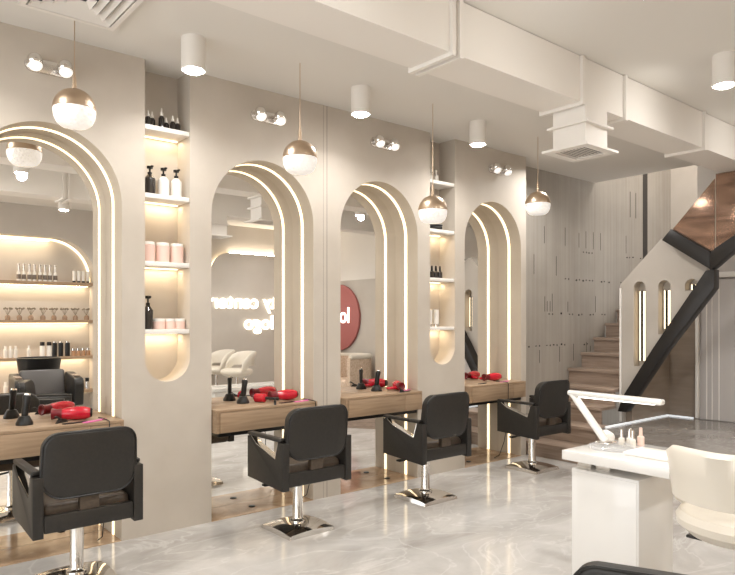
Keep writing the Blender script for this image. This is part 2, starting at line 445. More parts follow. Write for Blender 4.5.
# ------------------------------------------------------------------ styling chair
def styling_chair():
    t = thing('styling_chair', 'c', 'chair')
    # domed square base plate
    g = bmesh.new(); n = 12; h = .18; V = []
    for i in range(n+1):
        for j in range(n+1):
            x = -h+2*h*i/n; y = -h+2*h*j/n
            e = max(abs(x), abs(y))/h
            z = .022+.035*(1-e**2)*.6+.012*(1-(abs(x)/h)**2)*(1-(abs(y)/h)**2)+.014*max((1-(x/h)**2), (1-(y/h)**2))*e
            V.append(g.verts.new((x, y, z)))
    for i in range(n):
        for j in range(n):
            g.faces.new((V[i*(n+1)+j], V[(i+1)*(n+1)+j], V[(i+1)*(n+1)+j+1], V[i*(n+1)+j+1]))
    be = [e for e in g.edges if e.is_boundary]
    r = bmesh.ops.extrude_edge_only(g, edges=be)
    for v in r['geom']:
        if isinstance(v, bmesh.types.BMVert): v.co.z = 0; v.co.x *= 1.02; v.co.y *= 1.02
    bmesh.ops.holes_fill(g, edges=[e for e in g.edges if e.is_boundary])
    mb = MB(); mb._add(g); mb.build('base_plate', 'chrome', t, ang=30)
    MB().lathe([(.055, .05), (.055, .065), (.04, .075), (.036, .085), (.036, .30), (.044, .305), (.044, .345), (.08, .35), (.08, .365), (0, .365)]).build('pedestal', 'chrome', t)
    mb = MB(); mb.tube([(-.03, .02, .325), (-.10, .06, .325), (-.17, .09, .32)], .008); mb.box(-.22, -.15, .07, .115, .31, .325, bev=.004)
    mb.build('pump_lever', 'black', t)
    MB().box(-.225, .225, -.20, .225, .37, .50, bev=.035, seg=4).build('seat', 'seatbrown', t)
    MB().box(-.226, .226, -.245, -.205, .365, .455, bev=.008).build('rear_apron', 'leather', t)
    # backrest: rounded, gently curved
    prof = []
    for cx, cz, a0 in ((.15, .79, 0), (-.15, .79, PI/2), (-.13, .645, PI), (.13, .645, 1.5*PI)):
        r = .085 if cz > .7 else .11
        prof += arc(cx, cz, r, a0, a0+PI/2, 8)
    b = MB(); b.prism([(x, z) for x, z in prof], 'y', -.035, .035, bev=.014, seg=3)
    bm = b.bm
    bmesh.ops.triangulate(bm, faces=[f for f in bm.faces if len(f.verts) > 4])
    for v in bm.verts:
        v.co.y += -.235+.10*(v.co.x/.235)**2*.35-(v.co.z-.52)*.10
    b.build('backrest', 'leather', t, ang=60)
    rim = []
    pp = [(x*1.004, z) for x, z in prof]
    pts = [(x, -.235+.035*(x/.235)**2-(z-.52)*.10-.030, z) for x, z in pp]; pts.append(pts[0])
    MB().tube(pts, .0055, seg=6).build('piping', 'black', t)
    MB().box(-.05, .05, -.235, -.195, .44, .56, bev=.006).build('back_bracket', 'seatbrown', t)
    for sgn in (-1, 1):
        poly = [(.205, .37), (.205, .655), (.16, .65), (.09, .607), (-.15, .54), (-.185, .655), (-.25, .655), (-.25, .345)]
        x0, x1 = sorted((sgn*.228, sgn*.28))
        ap = MB().prism(poly, 'x', x0, x1, bev=.005).build('arm_panel', 'leather', t, ang=30)
        xa, xb = sorted((sgn*.232, sgn*.276))
        MB().ribbon([(.158, .652), (.09, .6095), (-.148, .5425), (-.183, .655)], [(.156, .656), (.091, .6155), (-.143, .549), (-.178, .656)], 'x', xa, xb).build('chrome_bracket', 'chrome', ap)
        mb = MB(); mb.box(x0+.002, x1-.002, -.21, .208, .657, .682, bev=.009, seg=3)
        mb.build('armrest', 'leather', t)
    return t
ch = styling_chair()
cl = ['black salon chair nearest the camera at the bottom left', 'black salon chair facing the second arch with the neon sign reflection',
      'black salon chair facing the third arch with the pink disc reflection', 'farthest black salon chair, beside the stairs']
for k, (x, y) in enumerate(((1.08, -.505), (2.535, -.52), (3.77, -.53), (5.32, -.44))):
    place(ch, k > 0, (x, y, 0), 0, cl[k], 'black salon chairs along the mirrors')

fc = copy_tree(ch); fc.location = (2.025, -3.345, 0); fc.rotation_euler = (0, 0, math.radians(-66))
fc['label'] = 'dark chair in the foreground, only its back top showing at the bottom edge'
for o in fc.children:
    if o.name.startswith('pedestal'): o.scale = (1, 1, .64); o.location.z = .014
    elif not o.name.startswith('base_plate'): o.location.z = -.13

# ------------------------------------------------------------------ hair tools on the desks
def clipper():
    t = thing('hair_clipper', 'c', 'hair clipper')
    MB().lathe([(0, 0), (.045, 0), (.045, .012), (.036, .03), (.026, .05), (0, .05)]).build('charging_stand', 'black', t)
    mb = MB(); mb.lathe([(0, 0), (.016, 0), (.02, .03), (.019, .08), (.023, .115), (.017, .125), (0, .125)], seg=16, X=Matrix.Translation((0, 0, .042)) @ Matrix.Rotation(-.12, 4, 'Y') @ Matrix.Diagonal((1, .75, 1, 1)))
    b = mb.build('body', 'black', t)
    MB().box(-.014, .014, -.012, .008, .122, .134, bev=.002, X=Matrix.Translation((0, 0, .042)) @ Matrix.Rotation(-.12, 4, 'Y')).build('blade', 'chrome', b)
    return t
cp = clipper()
for k, (x, y, rz, lb) in enumerate(((.95, .12, 2.6, 'black hair clipper on its stand at the left frame edge, nearest desk'), (2.50, .19, 2.2, 'black hair clipper standing on the desk of the second arch'),
                            (3.86, .19, 2.2, 'black hair clipper standing on the third arch desk left of the dryer'))):
    place(cp, k > 0, (x, y, .805), rz, lb, 'hair clippers on the desks').scale = (1.1,)*3

def dryer():
    t = thing('hair_dryer', 'd', 'hair dryer')
    X = Matrix.Translation((0, 0, .042)) @ Matrix.Rotation(PI/2, 4, 'Y')
    MB().lathe([(0, -.10), (.030, -.10), (.040, -.07), (.042, -.02), (.036, .03), (.031, .06), (0, .06)], X=X).build('barrel', 'red', t)
    MB().lathe([(0, .06), (.031, .06), (.029, .09), (.036, .12), (.030, .122), (0, .10)], X=X @ Matrix.Diagonal((1, 1, 1, 1))).build('nozzle', 'darkred', t)
    X2 = Matrix.Translation((.02, .015, .022)) @ Matrix.Rotation(.35, 4, 'Z') @ Matrix.Rotation(PI/2, 4, 'X') @ Matrix.Diagonal((1, .7, 1, 1))
    MB().lathe([(0, .0), (.022, .0), (.021, .06), (.018, .13), (.012, .14), (0, .14)], X=X2).build('handle', 'red', t)
    MB().lathe([(0, -.112), (.024, -.112), (.030, -.10), (0, -.10)], X=X).build('rear_grille', 'black', t)
    return t
dp = dryer()
for k, (x, y, rz, lb) in enumerate(((1.235, .13, PI-.35, 'red hair dryer lying on the nearest desk behind the closest chair'), (2.845, .145, PI-.12, 'red hair dryer lying on the second arch desk right of the clipper'),
        (4.08, .14, -PI/2-.5, 'red hair dryer pointing at the viewer on the third arch desk'), (5.45, .16, PI-.1, 'red hair dryer lying on the farthest desk by the stairs'))):
    o = place(dp, k > 0, (x, y, .805), rz, lb, 'red hair dryers on the desks'); o.scale = (1.04,)*3
# dryer cords hang over the desk front
for k, (x0, x1) in enumerate(((1.385, 1.395), (2.985, 2.99), (5.39, 5.40))):
    pts = [(x0, .10, .812), (x0+.01, .04, .811), (x1, -.05, .811), (x1, -.084, .808), (x1, -.089, .79), (x1-.003, -.088, .6), (x1+.002, -.075, .40), (x1-.02, -.05, .2), (x1-.01, .02, .05), (x1-.02, .08, .012)]
    tag(MB().tube(pts, .0035, seg=6).build('power_cord', 'black'), 'thin black dryer cord hanging over the front of the %s' % ['nearest desk', 'second arch desk', 'farthest desk'][k], 'cord', 'dryer cords')

def comb(lenx, m):
    mb = MB(); mb.box(-lenx/2, lenx/2, -.004, .012, 0, .006, bev=.002)
    n = int(lenx/.006)
    for k in range(n):
        x = -lenx/2+.004+k*.006
        if x > lenx*.2: break
        mb.box(x, x+.003, -.024, -.004, .001, .005)
    return mb.build('comb', m)
cb = tag(comb(.19, 'pink'), 'c', 'comb')
for k, (x, y, rz, lb) in enumerate(((1.33, -.01, .5, 'pink comb in front of the red dryer on the nearest desk'), (2.93, .0, .25, 'pink comb beside the red dryer on the second arch desk'), (4.10, .06, .3, 'pink comb at the right end of the third arch desk'), (5.48, .02, .2, 'pink comb beside the dryer on the farthest desk'))):
    place(cb, k > 0, (x, y, .8052), rz, lb, 'pink combs on the desks')
cb2 = tag(comb(.16, 'black'), 'c', 'comb')
for k, (x, y, rz, lb) in enumerate(((1.21, -.01, .2, 'black comb lying left of the red dryer on the nearest desk'), (2.79, .01, .15, 'black comb in front of the red dryer on the second arch desk'), (4.02, -.02, .1, 'black comb in front of the red dryer on the third arch desk'), (5.14, .03, .2, 'black comb left of the dryer on the farthest desk'))):
    place(cb2, k > 0, (x, y, .8052), rz, lb, 'black combs on the desks')
def clip():
    t = thing('sectioning_clip', 'c', 'hair clip')
    MB().prism([(-.05, 0), (.05, 0), (.03, .014), (-.02, .03)], 'y', -.009, .009, bev=.002).build('jaw', 'black', t)
    MB().tube([(-.02, 0, .028), (-.05, 0, .045), (-.06, 0, .04)], .006).build('lever', 'black', t)
    return t
cc = clip()
for k, (x, y, rz, lb) in enumerate(((1.15, .06, .6, 'black sectioning clip left of the red dryer on the nearest desk'), (2.66, -.02, 1.0, 'black sectioning clip in front of the clippers on the second arch desk'), (3.97, -.03, .5, 'black sectioning clip in front of the third arch clippers'))):
    place(cc, k > 0, (x, y, .805), rz, lb, 'sectioning clips on the desks')
def brush():
    t = thing('round_brush', 'b', 'hair brush')
    X = Matrix.Translation((0, 0, .035)) @ Matrix.Rotation(PI/2, 4, 'X')
    MB().lathe([(0, -.05), (.024, -.05), (.034, -.04), (.034, .04), (.02, .05), (0, .05)], X=X).build('barrel', 'red', t)
    mb = MB(); mb.lathe([(0, .05), (.012, .05), (.010, .10), (.013, .16), (0, .17)], X=X, seg=12); mb.lathe([(0, -.06), (.016, -.058), (.018, -.05), (0, -.05)], X=X, seg=14)
    mb.build('handle', 'black', t)
    return t
bp_ = brush()
bp_.location = (2.63, .15, .805); bp_.rotation_euler = (0, 0, .5); bp_['label'] = 'red and black round brush between clipper and dryer, second arch desk'

# ------------------------------------------------------------------ wall shelves with bottles
SH = [2.77, 2.308, 1.848, 1.386]
for ci, (a, b) in enumerate(COLS):
    for k, z in enumerate(SH):
        t = thing('wall_shelf', '%s white shelf in the %s shelf niche' % (['topmost', 'second highest', 'third highest', 'lowest'][k], ['left', 'right'][ci]), 'shelf', ((a+b)/2, .0, z), 0, 'white shelves in the niches')
        hw = (b-a)/2-.0015
        MB().box(-hw, hw, .004, .2105, -.032, 0, bev=.003).build('board', 'white', t)
        if not (ci == 1 and k == 0):
            MB().box(-hw+.01, hw-.01, .185, .2, -.037, -.0322).build('light_strip', 'ledsoft', t)

def dropper():
    t = thing('dropper_bottle', 'x', 'bottle')
    MB().lathe([(0, 0), (.021, 0), (.021, .055), (.012, .068), (0, .068)], seg=16).build('bottle', 'smoke', t)
    c_ = MB().lathe([(0, .068), (.011, .068), (.011, .085), (.006, .088), (.005, .108), (0, .11)], seg=14).build('dropper_cap', 'white', t)
    return t
def pump(mat_):
    t = thing('pump_bottle', 'x', 'bottle')
    MB().lathe([(0, 0), (.036, 0), (.038, .01), (.038, .115), (.016, .14), (0, .14)], seg=20).build('bottle', mat_, t)
    mb = MB(); mb.lathe([(0, .14), (.015, .14), (.015, .158), (.006, .16), (.006, .182), (.02, .184), (.02, .20), (0, .202)], seg=14); mb.box(-.008, .008, -.05, 0, .187, .199, bev=.003)
    mb.build('pump_head', 'black', t)
    return t
def jar(r, h, m):
    t = thing('lidded_jar', 'x', 'jar')
    MB().lathe([(0, 0), (r, 0), (r, h), (r*.9, h+.004), (0, h+.004)], seg=24).build('jar', m, t)
    MB().lathe([(0, h+.004), (r*.96, h+.004), (r*.96, h+.02), (r*.9, h+.024), (0, h+.024)], seg=24).build('lid', 'white', t)
    return t
dpb = dropper()
for k, x in enumerate((1.70, 1.745, 1.80, 1.845, 1.885, 1.925)):
    o = place(dpb, k > 0, (x, (.06, .10, .07, .10, .08, .09)[k], SH[0]), 0, '%s small black dropper bottle on the topmost left niche shelf, from the left' % ORD[k], 'dropper bottles on the top shelf')
    s_ = (1, 1.1, 1.35, .9, 1.05, 1)[k]; o.scale = (1, 1, s_)
pb = pump('smoke'); pb.location = (1.725, .09, SH[1]); pb['label'] = 'black pump bottle at the left of the two white ones, second shelf'
pw = pump('white')
for k, x in enumerate((1.822, 1.915)): place(pw, k > 0, (x, .09, SH[1]), 0, '%s white pump bottle with black pump on the second shelf' % ['left', 'right'][k], 'white pump bottles')
pj = jar(.046, .115, 'pinkjar')
for k, x in enumerate((1.712, 1.815, 1.918)): place(pj, k > 0, (x, .09, SH[2]), 0, '%s blush pink jar with white lid on the third shelf of the left niche' % ['left', 'middle', 'right'][k], 'pink jars')
p2 = pump('smoke'); p2.location = (1.712, .09, SH[3]); p2.scale = (.9, .9, 1.15); p2['label'] = 'black pump bottle left of small jars on the lowest shelf'
sj = jar(.040, .05, 'pinkjar')
for k, x in enumerate((1.79, 1.868, 1.938)): place(sj, k > 0, (x, .09, SH[3]), 0, '%s small pale jar with white lid on the lowest shelf of the left niche' % ['left', 'middle', 'right'][k], 'small jars')
# right niche
c0 = COLS[1][0]
vb = thing('glass_vial', 'x', 'bottle')
MB().lathe([(0, 0), (.025, 0), (.025, .06), (.01, .075), (.01, .09), (0, .09)], seg=14).build('bottle', 'clear', vb)
MB().lathe([(0, .09), (.014, .09), (.014, .11), (0, .112)], seg=14).build('cap', 'white', vb)
for k, x in enumerate((c0+.08, c0+.15)): place(vb, k > 0, (x, .07, SH[0]), 0, '%s pale glass vial on the topmost shelf of the right niche' % ['left', 'right'][k], 'glass vials')
t = thing('storage_case', 'low black case lying on the second shelf of the right niche behind the pendant', 'case', (c0+.11, .08, SH[1]))
MB().box(-.09, .09, -.05, .05, 0, .035, bev=.006).build('body', 'black', t); MB().box(-.092, .092, -.052, .052, .036, .056, bev=.006).build('lid', 'black', t)
nb = thing('nail_polish_bottle', 'x', 'bottle')
MB().lathe([(0, 0), (.024, 0), (.024, .06), (.012, .07), (0, .07)], seg=14).build('bottle', 'smoke', nb)
MB().lathe([(0, .07), (.012, .07), (.009, .12), (0, .122)], seg=12).build('cap', 'black', nb)
for k in range(4): place(nb, k > 0, (c0+.05+.055*k, .08, SH[2]), 0, '%s small black bottle from the left on the third shelf of the right niche' % ORD[k], 'small black bottles')
tb = thing('white_tube', 'x', 'tube')
MB().lathe([(0, 0), (.022, 0), (.022, .025), (0, .025)], seg=16).build('cap', 'chrome', tb)
MB().lathe([(0, .025), (.026, .026), (.028, .16), (.0, .163)], seg=16).build('tube', 'white', tb)
for k, x in enumerate((c0+.06, c0+.15)): place(tb, k > 0, (x, .07, SH[3]), 0, '%s white cosmetic tube on the lowest shelf of the right niche' % ['left', 'right'][k], 'white tubes')

# ------------------------------------------------------------------ pendants
def pendant(ztop):
    t = thing('pendant_lamp', 'p', 'pendant lamp')
    R = .118
    p = [(.012, R+.10), (.014, R+.02), (.016, R-.003)]
    sh = [(0, R)] + [(R*math.sin(a), R*math.cos(a)) for a in [PI/2*k/14 for k in range(1, 15)]] + [(R, -.012), (R-.006, -.012), (R-.008, 0), (0, .002)]
    MB().lathe([(0, -0.001)]+[(R*math.cos(a), R*math.sin(a)) for a in [PI/2*k/14 for k in range(15)]][:-1]+[(0, R)], seg=36).build('metal_dome', 'champagne', t)
    MB().lathe([(0, -.002), (R*.985, -.003), (R*.99, -.02), (R*.95, -.05), (R*.82, -.083), (R*.62, -.102), (0, -.106)], seg=36).build('crystal_bowl', 'crystal', t)
    MB().lathe([(0, R-.002), (.013, R-.004), (.011, R+.06), (.004, R+.10), (0, R+.10)], seg=12).build('stem', 'champagne', t)
    MB().cyl((0, 0, R+.09), (0, 0, ztop), .0028, seg=8).build('cord', 'champagne', t)
    return t
for k, (x, y, z, lb) in enumerate(((1.12, -.318, 2.675, 'globe pendant lamp with crystal bowl nearest the camera, at the leftmost arch'), (2.494, -.609, 2.553, 'globe pendant lamp with crystal bowl in front of the second arch'),
        (3.79, -.594, 2.338, 'lowest hanging globe pendant lamp, in front of the right shelf niche'), (5.25, -.557, 2.56, 'farthest globe pendant lamp, against the concrete wall'))):
    t = pendant(CEIL-z); t.location = (x, y, z); t['label'] = lb; t['group'] = 'globe pendant lamps'

# ------------------------------------------------------------------ ceiling cans and spot lamps
def lamp_light(name, loc, energy, size=.13, spread=150, col=(1, .985, .965), rot=(0, 0, 0)):
    l = bpy.data.lights.new(name, 'AREA'); l.shape = 'DISK'; l.size = size; l.energy = energy; l.color = col; l.spread = math.radians(spread)
    o = bpy.data.objects.new(name, l); C.objects.link(o); o.location = loc; o.rotation_euler = rot
    return o
def can():
    t = thing('ceiling_downlight', 'd', 'ceiling lamp')
    MB().lathe([(0, 0), (.074, 0), (.074, -.2), (.062, -.2), (.060, -.19), (0, -.19)], seg=32).build('housing', 'white', t)
    MB().lathe([(0, -.1905), (.0595, -.1905), (.0595, -.200), (.054, -.208), (.035, -.212), (0, -.214)], seg=28).build('diffuser', 'dome', t)
    return t
cn = can()
cans = [(.43, -.51, 'white cylinder downlight above the left end of the mirror wall'), (1.767, -.51, 'white cylinder downlight nearest the left shelf niche'), (3.116, -.50, 'middle white cylinder downlight, above the third arch'),
        (4.449, -.50, 'white cylinder downlight above the right shelf niche'), (4.58, -2.51, 'white cylinder downlight at the right edge beyond the air duct'),
        (3.0, -2.80, 'white cylinder downlight at the top edge beyond the duct'), (1.6, -2.72, 'white cylinder downlight over the middle of the salon'), (6.1, -2.6, 'white cylinder downlight near the panelled door'),
        (.2, -2.72, 'white cylinder downlight beside the shop window'), (1.0, -4.9, 'white cylinder downlight in front of the bottle shelves'), (2.6, -4.9, 'white cylinder downlight above the wash unit'),
        (4.4, -4.9, 'white cylinder downlight above the white pedicure chairs'), (6.2, -4.9, 'white cylinder downlight in front of the neon sign')]
PW = 21
for k, (x, y, lb) in enumerate(cans):
    place(cn, k > 0, (x, y, CEIL), 0, lb, 'white ceiling downlights')
    lamp_light('downlight_beam', (x, y, CEIL-.217), PW if y < -1 else 13, .115, 150)
def strip_light(loc, lx, ly, e):
    l = bpy.data.lights.new('shelf_glow', 'AREA'); l.shape = 'RECTANGLE'; l.size = lx; l.size_y = ly; l.energy = e; l.color = (1, .80, .54)
    o = bpy.data.objects.new('shelf_glow', l); C.objects.link(o); o.location = loc
for ci, (a, b) in enumerate(COLS):
    for k, z in enumerate(SH):
        if not (ci == 1 and k == 0): strip_light(((a+b)/2, .165, z-.04), b-a-.04, .02, 1.1)
for z in (2.70, 1.99, 1.39, .82): strip_light((2.03, OPP-.25, z), 2.5 if z < 2.5 else 1.4, .03, 20)
for x, y in ((1.6, -2.72), (3.0, -2.80), (4.58, -2.51), (6.1, -2.6)):         # bare spots added to brighten the duct face
    l = bpy.data.lights.new('downlight_spill', 'SPOT'); l.energy = 16; l.spot_size = math.radians(120); l.spot_blend = 1; l.shadow_soft_size = .05; l.color = (1, .98, .94)
    o = bpy.data.objects.new('downlight_spill', l); C.objects.link(o); o.location = (x, y+.03, 2.965); o.rotation_euler = (math.radians(80), 0, 0)
rd = thing('recessed_downlight', 'flush round downlight in the ceiling behind the duct vent', 'ceiling lamp', (5.95, -.42, CEIL))  # unseen lamp added to brighten the stairs and concrete wall
MB().ribbon(arc(0, 0, .07, 0, 2*PI, 32)[:-1], arc(0, 0, .055, 0, 2*PI, 32)[:-1], 'z', -.006, 0, closed=True).build('trim_ring', 'white', rd)
MB().cyl((0, 0, -.003), (0, 0, -.0005), .055).build('diffuser', 'lamp', rd)  # diffuser of the added downlight
lamp_light('downlight_beam', (5.95, -.42, CEIL-.008), 30, .1, 150)  # beam of the added downlight
l = bpy.data.lights.new('cove_glow', 'AREA'); l.shape = 'RECTANGLE'; l.size = 1.9; l.size_y = .03; l.energy = 14; l.color = (1, .88, .72)
o = bpy.data.objects.new('cove_glow', l); C.objects.link(o); o.location = (6.68, OPP+.035, 2.69); o.rotation_euler = (PI-.35, 0, 0)
lamp_light('stairwell_light', (8.7, -.4, 5.35), 75, .5, 170, (1, .96, .92))  # unseen lamp added overhead to light the stairwell, no fixture
for y, e in ((-.05, 0),): pass

def wall_spot():
    t = thing('wall_spotlight', 'w', 'wall lamp')
    pl = arc(.085, 0, .042, -PI/2, PI/2, 12) + arc(-.085, 0, .042, PI/2, 1.5*PI, 12)
    MB().prism(pl, 'y', -.018, 0, bev=.004).build('back_plate', 'nickel', t)
    for s_ in (-1, 1):
        hd = MB(); hd.sphere((s_*.085, -.075, .005), .044); hd.cyl((s_*.085, -.045, 0), (s_*.085, -.015, 0), .014)
        h_ = hd.build('lamp_head', 'chrome', t)
        X = Matrix.Translation((s_*.085, -.08, -.006)) @ Matrix.Rotation(-.45, 4, 'X')
        MB().lathe([(0, -.048), (.03, -.044), (.039, -.028), (0, -.026)], X=X, seg=20).build('lens', 'lens', h_)
    return t
ws = wall_spot()
for k, (x, z) in enumerate(((1.049, 2.99), (2.583, 2.99), (3.75, 2.99), (5.31, 2.99))):
    place(ws, k > 0, (x, 0, z), 0, 'twin-headed chrome wall spotlight above the %s' % NR[k], 'twin wall spotlights')

# ------------------------------------------------------------------ air ducts
def duct(x0, x1, y0, y1, zb, seams, name, label):
    t = thing(name, label, 'air duct', (0, 0, 0))
    MB().box(x0, x1, y0, y1, zb, CEIL-.004).build('duct_body', 'white', t)
    for x in seams:
        mb = MB()
        for dx in ((-.03, .03) if x == seams[0] else (0,)):
            mb.box(x+dx-.014, x+dx+.014, y0-.022, y1+.022, zb-.022, zb); mb.box(x+dx-.014, x+dx+.014, y0-.022, y0, zb, CEIL-.004); mb.box(x+dx-.014, x+dx+.014, y1, y1+.022, zb, CEIL-.004)
        mb.build('flange', 'white', t)
    return t
d1 = duct(XL+.1, XR-.02, -1.9, -1.6, 2.895, [2.638, 3.86, 4.404, 5.682, 6.8], 'air_duct', 'long white square air duct crossing the ceiling')
def diffuser_head(parent, cx, cy, zb):
    mb = MB(); mb.box(cx-.135, cx+.135, cy-.125, cy+.125, zb-.28, zb)
    b = mb.build('vent_neck', 'white', parent)
    mb = MB(); mb.box(cx-.165, cx+.165, cy-.155, cy+.155, zb-.135, zb-.12); mb.build('neck_flange', 'white', b)
    mb = MB(); o = (.195, .175); i = (.15, .13)
    sq = lambda h: [(cx-h[0], cy-h[1]), (cx+h[0], cy-h[1]), (cx+h[0], cy+h[1]), (cx-h[0], cy+h[1])]
    mb.ribbon(sq(o), sq((.13, .115)), 'z', zb-.295, zb-.28, closed=True); mb.build('vent_frame', 'white', parent)
    mb = MB()
    for k in range(9):
        y = cy-.115+.23*(k+.5)/9
        mb.box(cx-.13, cx+.13, y-.006, y+.001, -.003, .002, X=Matrix.Translation((0, 0, zb-.287)))
    mb.build('louvres', 'white', parent)
    MB().box(cx-.13, cx+.13, cy-.115, cy+.115, zb-.2805, zb-.28).build('vent_throat', 'black', parent)
diffuser_head(d1, 4.02, -1.79, 2.895)
d2 = duct(XL+.1, XR-.02, -3.58, -3.28, 2.895, [2.2, 3.6, 4.9, 6.2], 'air_duct', 'second white air duct, seen only reflected in the second and third mirrors')
diffuser_head(d2, 4.15, -3.4, 2.895)

# square ceiling diffuser at the top left
cd = thing('ceiling_diffuser', 'square four-way air diffuser in the ceiling at the top left corner', 'air vent', (1.069, -.622, CEIL))
sq = lambda h: [(-h, -h), (h, -h), (h, h), (-h, h)]
mb = MB(); t_ = bmesh.new()
MB().ribbon(sq(.255), sq(.225), 'z', -.032, -.02, closed=True).build('frame', 'white', cd)
for k in range(4):
    ho = .215-.05*k; hi = ho-.028
    t = bmesh.new(); A = [t.verts.new((x, y, -.03)) for x, y in sq(ho)]; B = [t.verts.new((x, y, -.004)) for x, y in sq(hi)]
    A2 = [t.verts.new((x, y, -.033)) for x, y in sq(ho)]; B2 = [t.verts.new((x, y, -.007)) for x, y in sq(hi)]
    for i in range(4):
        j = (i+1) % 4
        t.faces.new((A[i], A[j], B[j], B[i])); t.faces.new((A2[i], A2[j], B2[j], B2[i])); t.faces.new((A[i], A[j], A2[j], A2[i])); t.faces.new((B[i], B[j], B2[j], B2[i]))
    mb = MB(); mb._add(t); mb.build('louvre_ring', 'white', cd)
MB().box(-.222, .222, -.222, .222, -.003, 0).build('throat', 'black', cd)
MB().ribbon(sq(.255), sq(.222), 'z', -.02, 0, closed=True).build('collar', 'white', cd)

# ------------------------------------------------------------------ staircase
st = thing('staircase', 'dark wooden staircase climbing along the concrete wall', 'staircase', (0, 0, 0))
N0 = 5.845; RUN = .28; RISE = .18
for k in range(11):
    x = N0+RUN*k; z = .15+RISE*k
    yr = -.66 if x < 6.32 else -.54
    x1 = x+RUN+.02 if k < 10 else 9.6
    MB().box(x-.025, x1, yr, .232, z-.035, z, bev=.004).build('tread', 'stairwood', st)
    zb = 0 if k == 0 else z-RISE
    MB().box(x, x+.02, yr+.004, .231, zb, z-.036).build('riser', 'stairwood', st)
# stone platform beside the stairs
pl = [(6.08, -.672), (XR-.055, -.672), (XR-.055, -2.9), (4.87, -2.9), (5.65, -1.66)]
mb = MB(); mb.prism(pl, 'z', .30, .33); mb.prism([(x+.01 if x < 6.2 else x, y-.003) if False else (x, y) for x, y in pl], 'z', .001, .2995, m=1)
struct(mb.build('floor_platform', ['platform', 'stairwood'], ang=20))
mb = MB(); mb.box(6.24, XR-.06, -.69, -.676, .331, .345); tag(mb.build('led_strip', 'ledcool'), 'pale glowing strip along the foot of the stair side wall', 'light strip')
mb = MB(); mb.box(XR-.075, XR-.058, -.975, -.70, .331, .345); tag(mb.build('led_strip', 'ledcool'), 'pale glowing strip at the foot of the taupe wall beside the panelled door', 'light strip')
# side wall under the stringer
side = [(6.80, .331), (XR, .331), (XR, 1.34), (6.80, .60)]
struct(MB().prism(side, 'y', -.668, -.60).build('wall_understair', 'brownwall'))
# gabled niche wall
PX = 6.75
gab = [(-.557, .333), (-.557, 1.836), (-1.016, 2.30), (-1.52, 2.02), (-.60, .46), (-.60, .333)]
niches = []
NI = [(-.781, .066, .95), (-1.05, .066, 1.3), (-1.33, .066, 1.75)]
for cy, r, zb in NI:
    niches.append([(cy-r, zb), (cy+r, zb)] + arc(cy, 1.80, r, 0, PI, 16))
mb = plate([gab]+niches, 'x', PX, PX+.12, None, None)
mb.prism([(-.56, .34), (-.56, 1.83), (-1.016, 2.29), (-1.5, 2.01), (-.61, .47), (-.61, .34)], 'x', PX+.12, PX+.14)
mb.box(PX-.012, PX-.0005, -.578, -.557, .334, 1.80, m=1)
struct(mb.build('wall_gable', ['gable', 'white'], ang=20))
for k, (cy, r, zb) in enumerate(NI):
    t = thing('niche_light', '%s tall warm light bar recessed in the gable wall by the stairs' % ['left', 'middle', 'right'][k], 'wall lamp', (PX, cy, 0), 0, 'recessed light bars')
    z0 = zb+.06
    MB().box(.05, .075, -.012, .012, z0, 1.76).build('bar', 'sconce_black', t)
    for s_ in (-1, 1):
        a, b_ = sorted((s_*.014, s_*.028)); MB().box(.055, .085, a, b_, z0, 1.76).build('light_strip', 'led', t)
    MB().box(.085, .119, -.04, .04, z0, 1.76).build('back_plate', 'sconce_black', t)

# black stringers and bronze glass balustrade
bs = thing('stair_balustrade', 'black steel stringers with bronze glass panels at the right of the stairs', 'balustrade', (0, 0, 0))
X0, X1 = PX-.13, PX-.01
MB().prism([(-.60, .46), (-.655, .62), (-.985, 1.145), (-1.523, 1.935), (-1.60, 1.94), (-1.60, 1.76), (-1.142, 1.154), (-.69, .46)], 'x', X0, X1, bev=.003).build('lower_stringer', 'blacksteel', bs)
MB().prism([(-1.088, 2.271), (-1.18, 2.375), (-1.56, 2.12), (-1.56, 1.945)], 'x', X0, X1, bev=.003).build('upper_stringer', 'blacksteel', bs)
MB().prism([(-1.562, 1.93), (-1.562, 2.10), (-1.61, 2.145), (-1.791, 2.258), (-2.60, 2.76), (-2.60, 2.60), (-1.791, 2.12)], 'x', X0, X1, bev=.003).build('side_stringer', 'blacksteel', bs)
MB().prism([(-1.13, 2.33), (-1.583, 2.826), (-1.583, 2.14), (-1.56, 2.115), (-1.19, 2.36)], 'x', PX-.075, PX-.06).build('glass_panel', 'bronze', bs)
MB().prism([(-1.595, 2.13), (-1.595, 2.872), (-2.6, 2.872), (-2.6, 2.75), (-1.791, 2.25)], 'x', PX-.075, PX-.06).build('glass_panel', 'bronze', bs)
# ------------------------------------------------------------------ manicure table with lamp
mt = thing('manicure_table', 'white gloss manicure table on a box pedestal at the right', 'table', (0, 0, 0))
MB().box(3.04, 3.54, -2.88, -2.30, .705, .755, bev=.003).build('table_top', 'gloss', mt)
pd = MB().box(3.10, 3.46, -2.70, -2.32, 0, .655, bev=.006).build('pedestal', 'gloss', mt)
MB().box(3.096, 3.10, -2.69, -2.33, .02, .64, bev=.001).build('door', 'gloss', mt)
for y in (-2.36, -2.47): 
    MB().box(3.16, 3.24, y-.04, y+.04, .655, .705).build('spacer', 'chrome', mt)

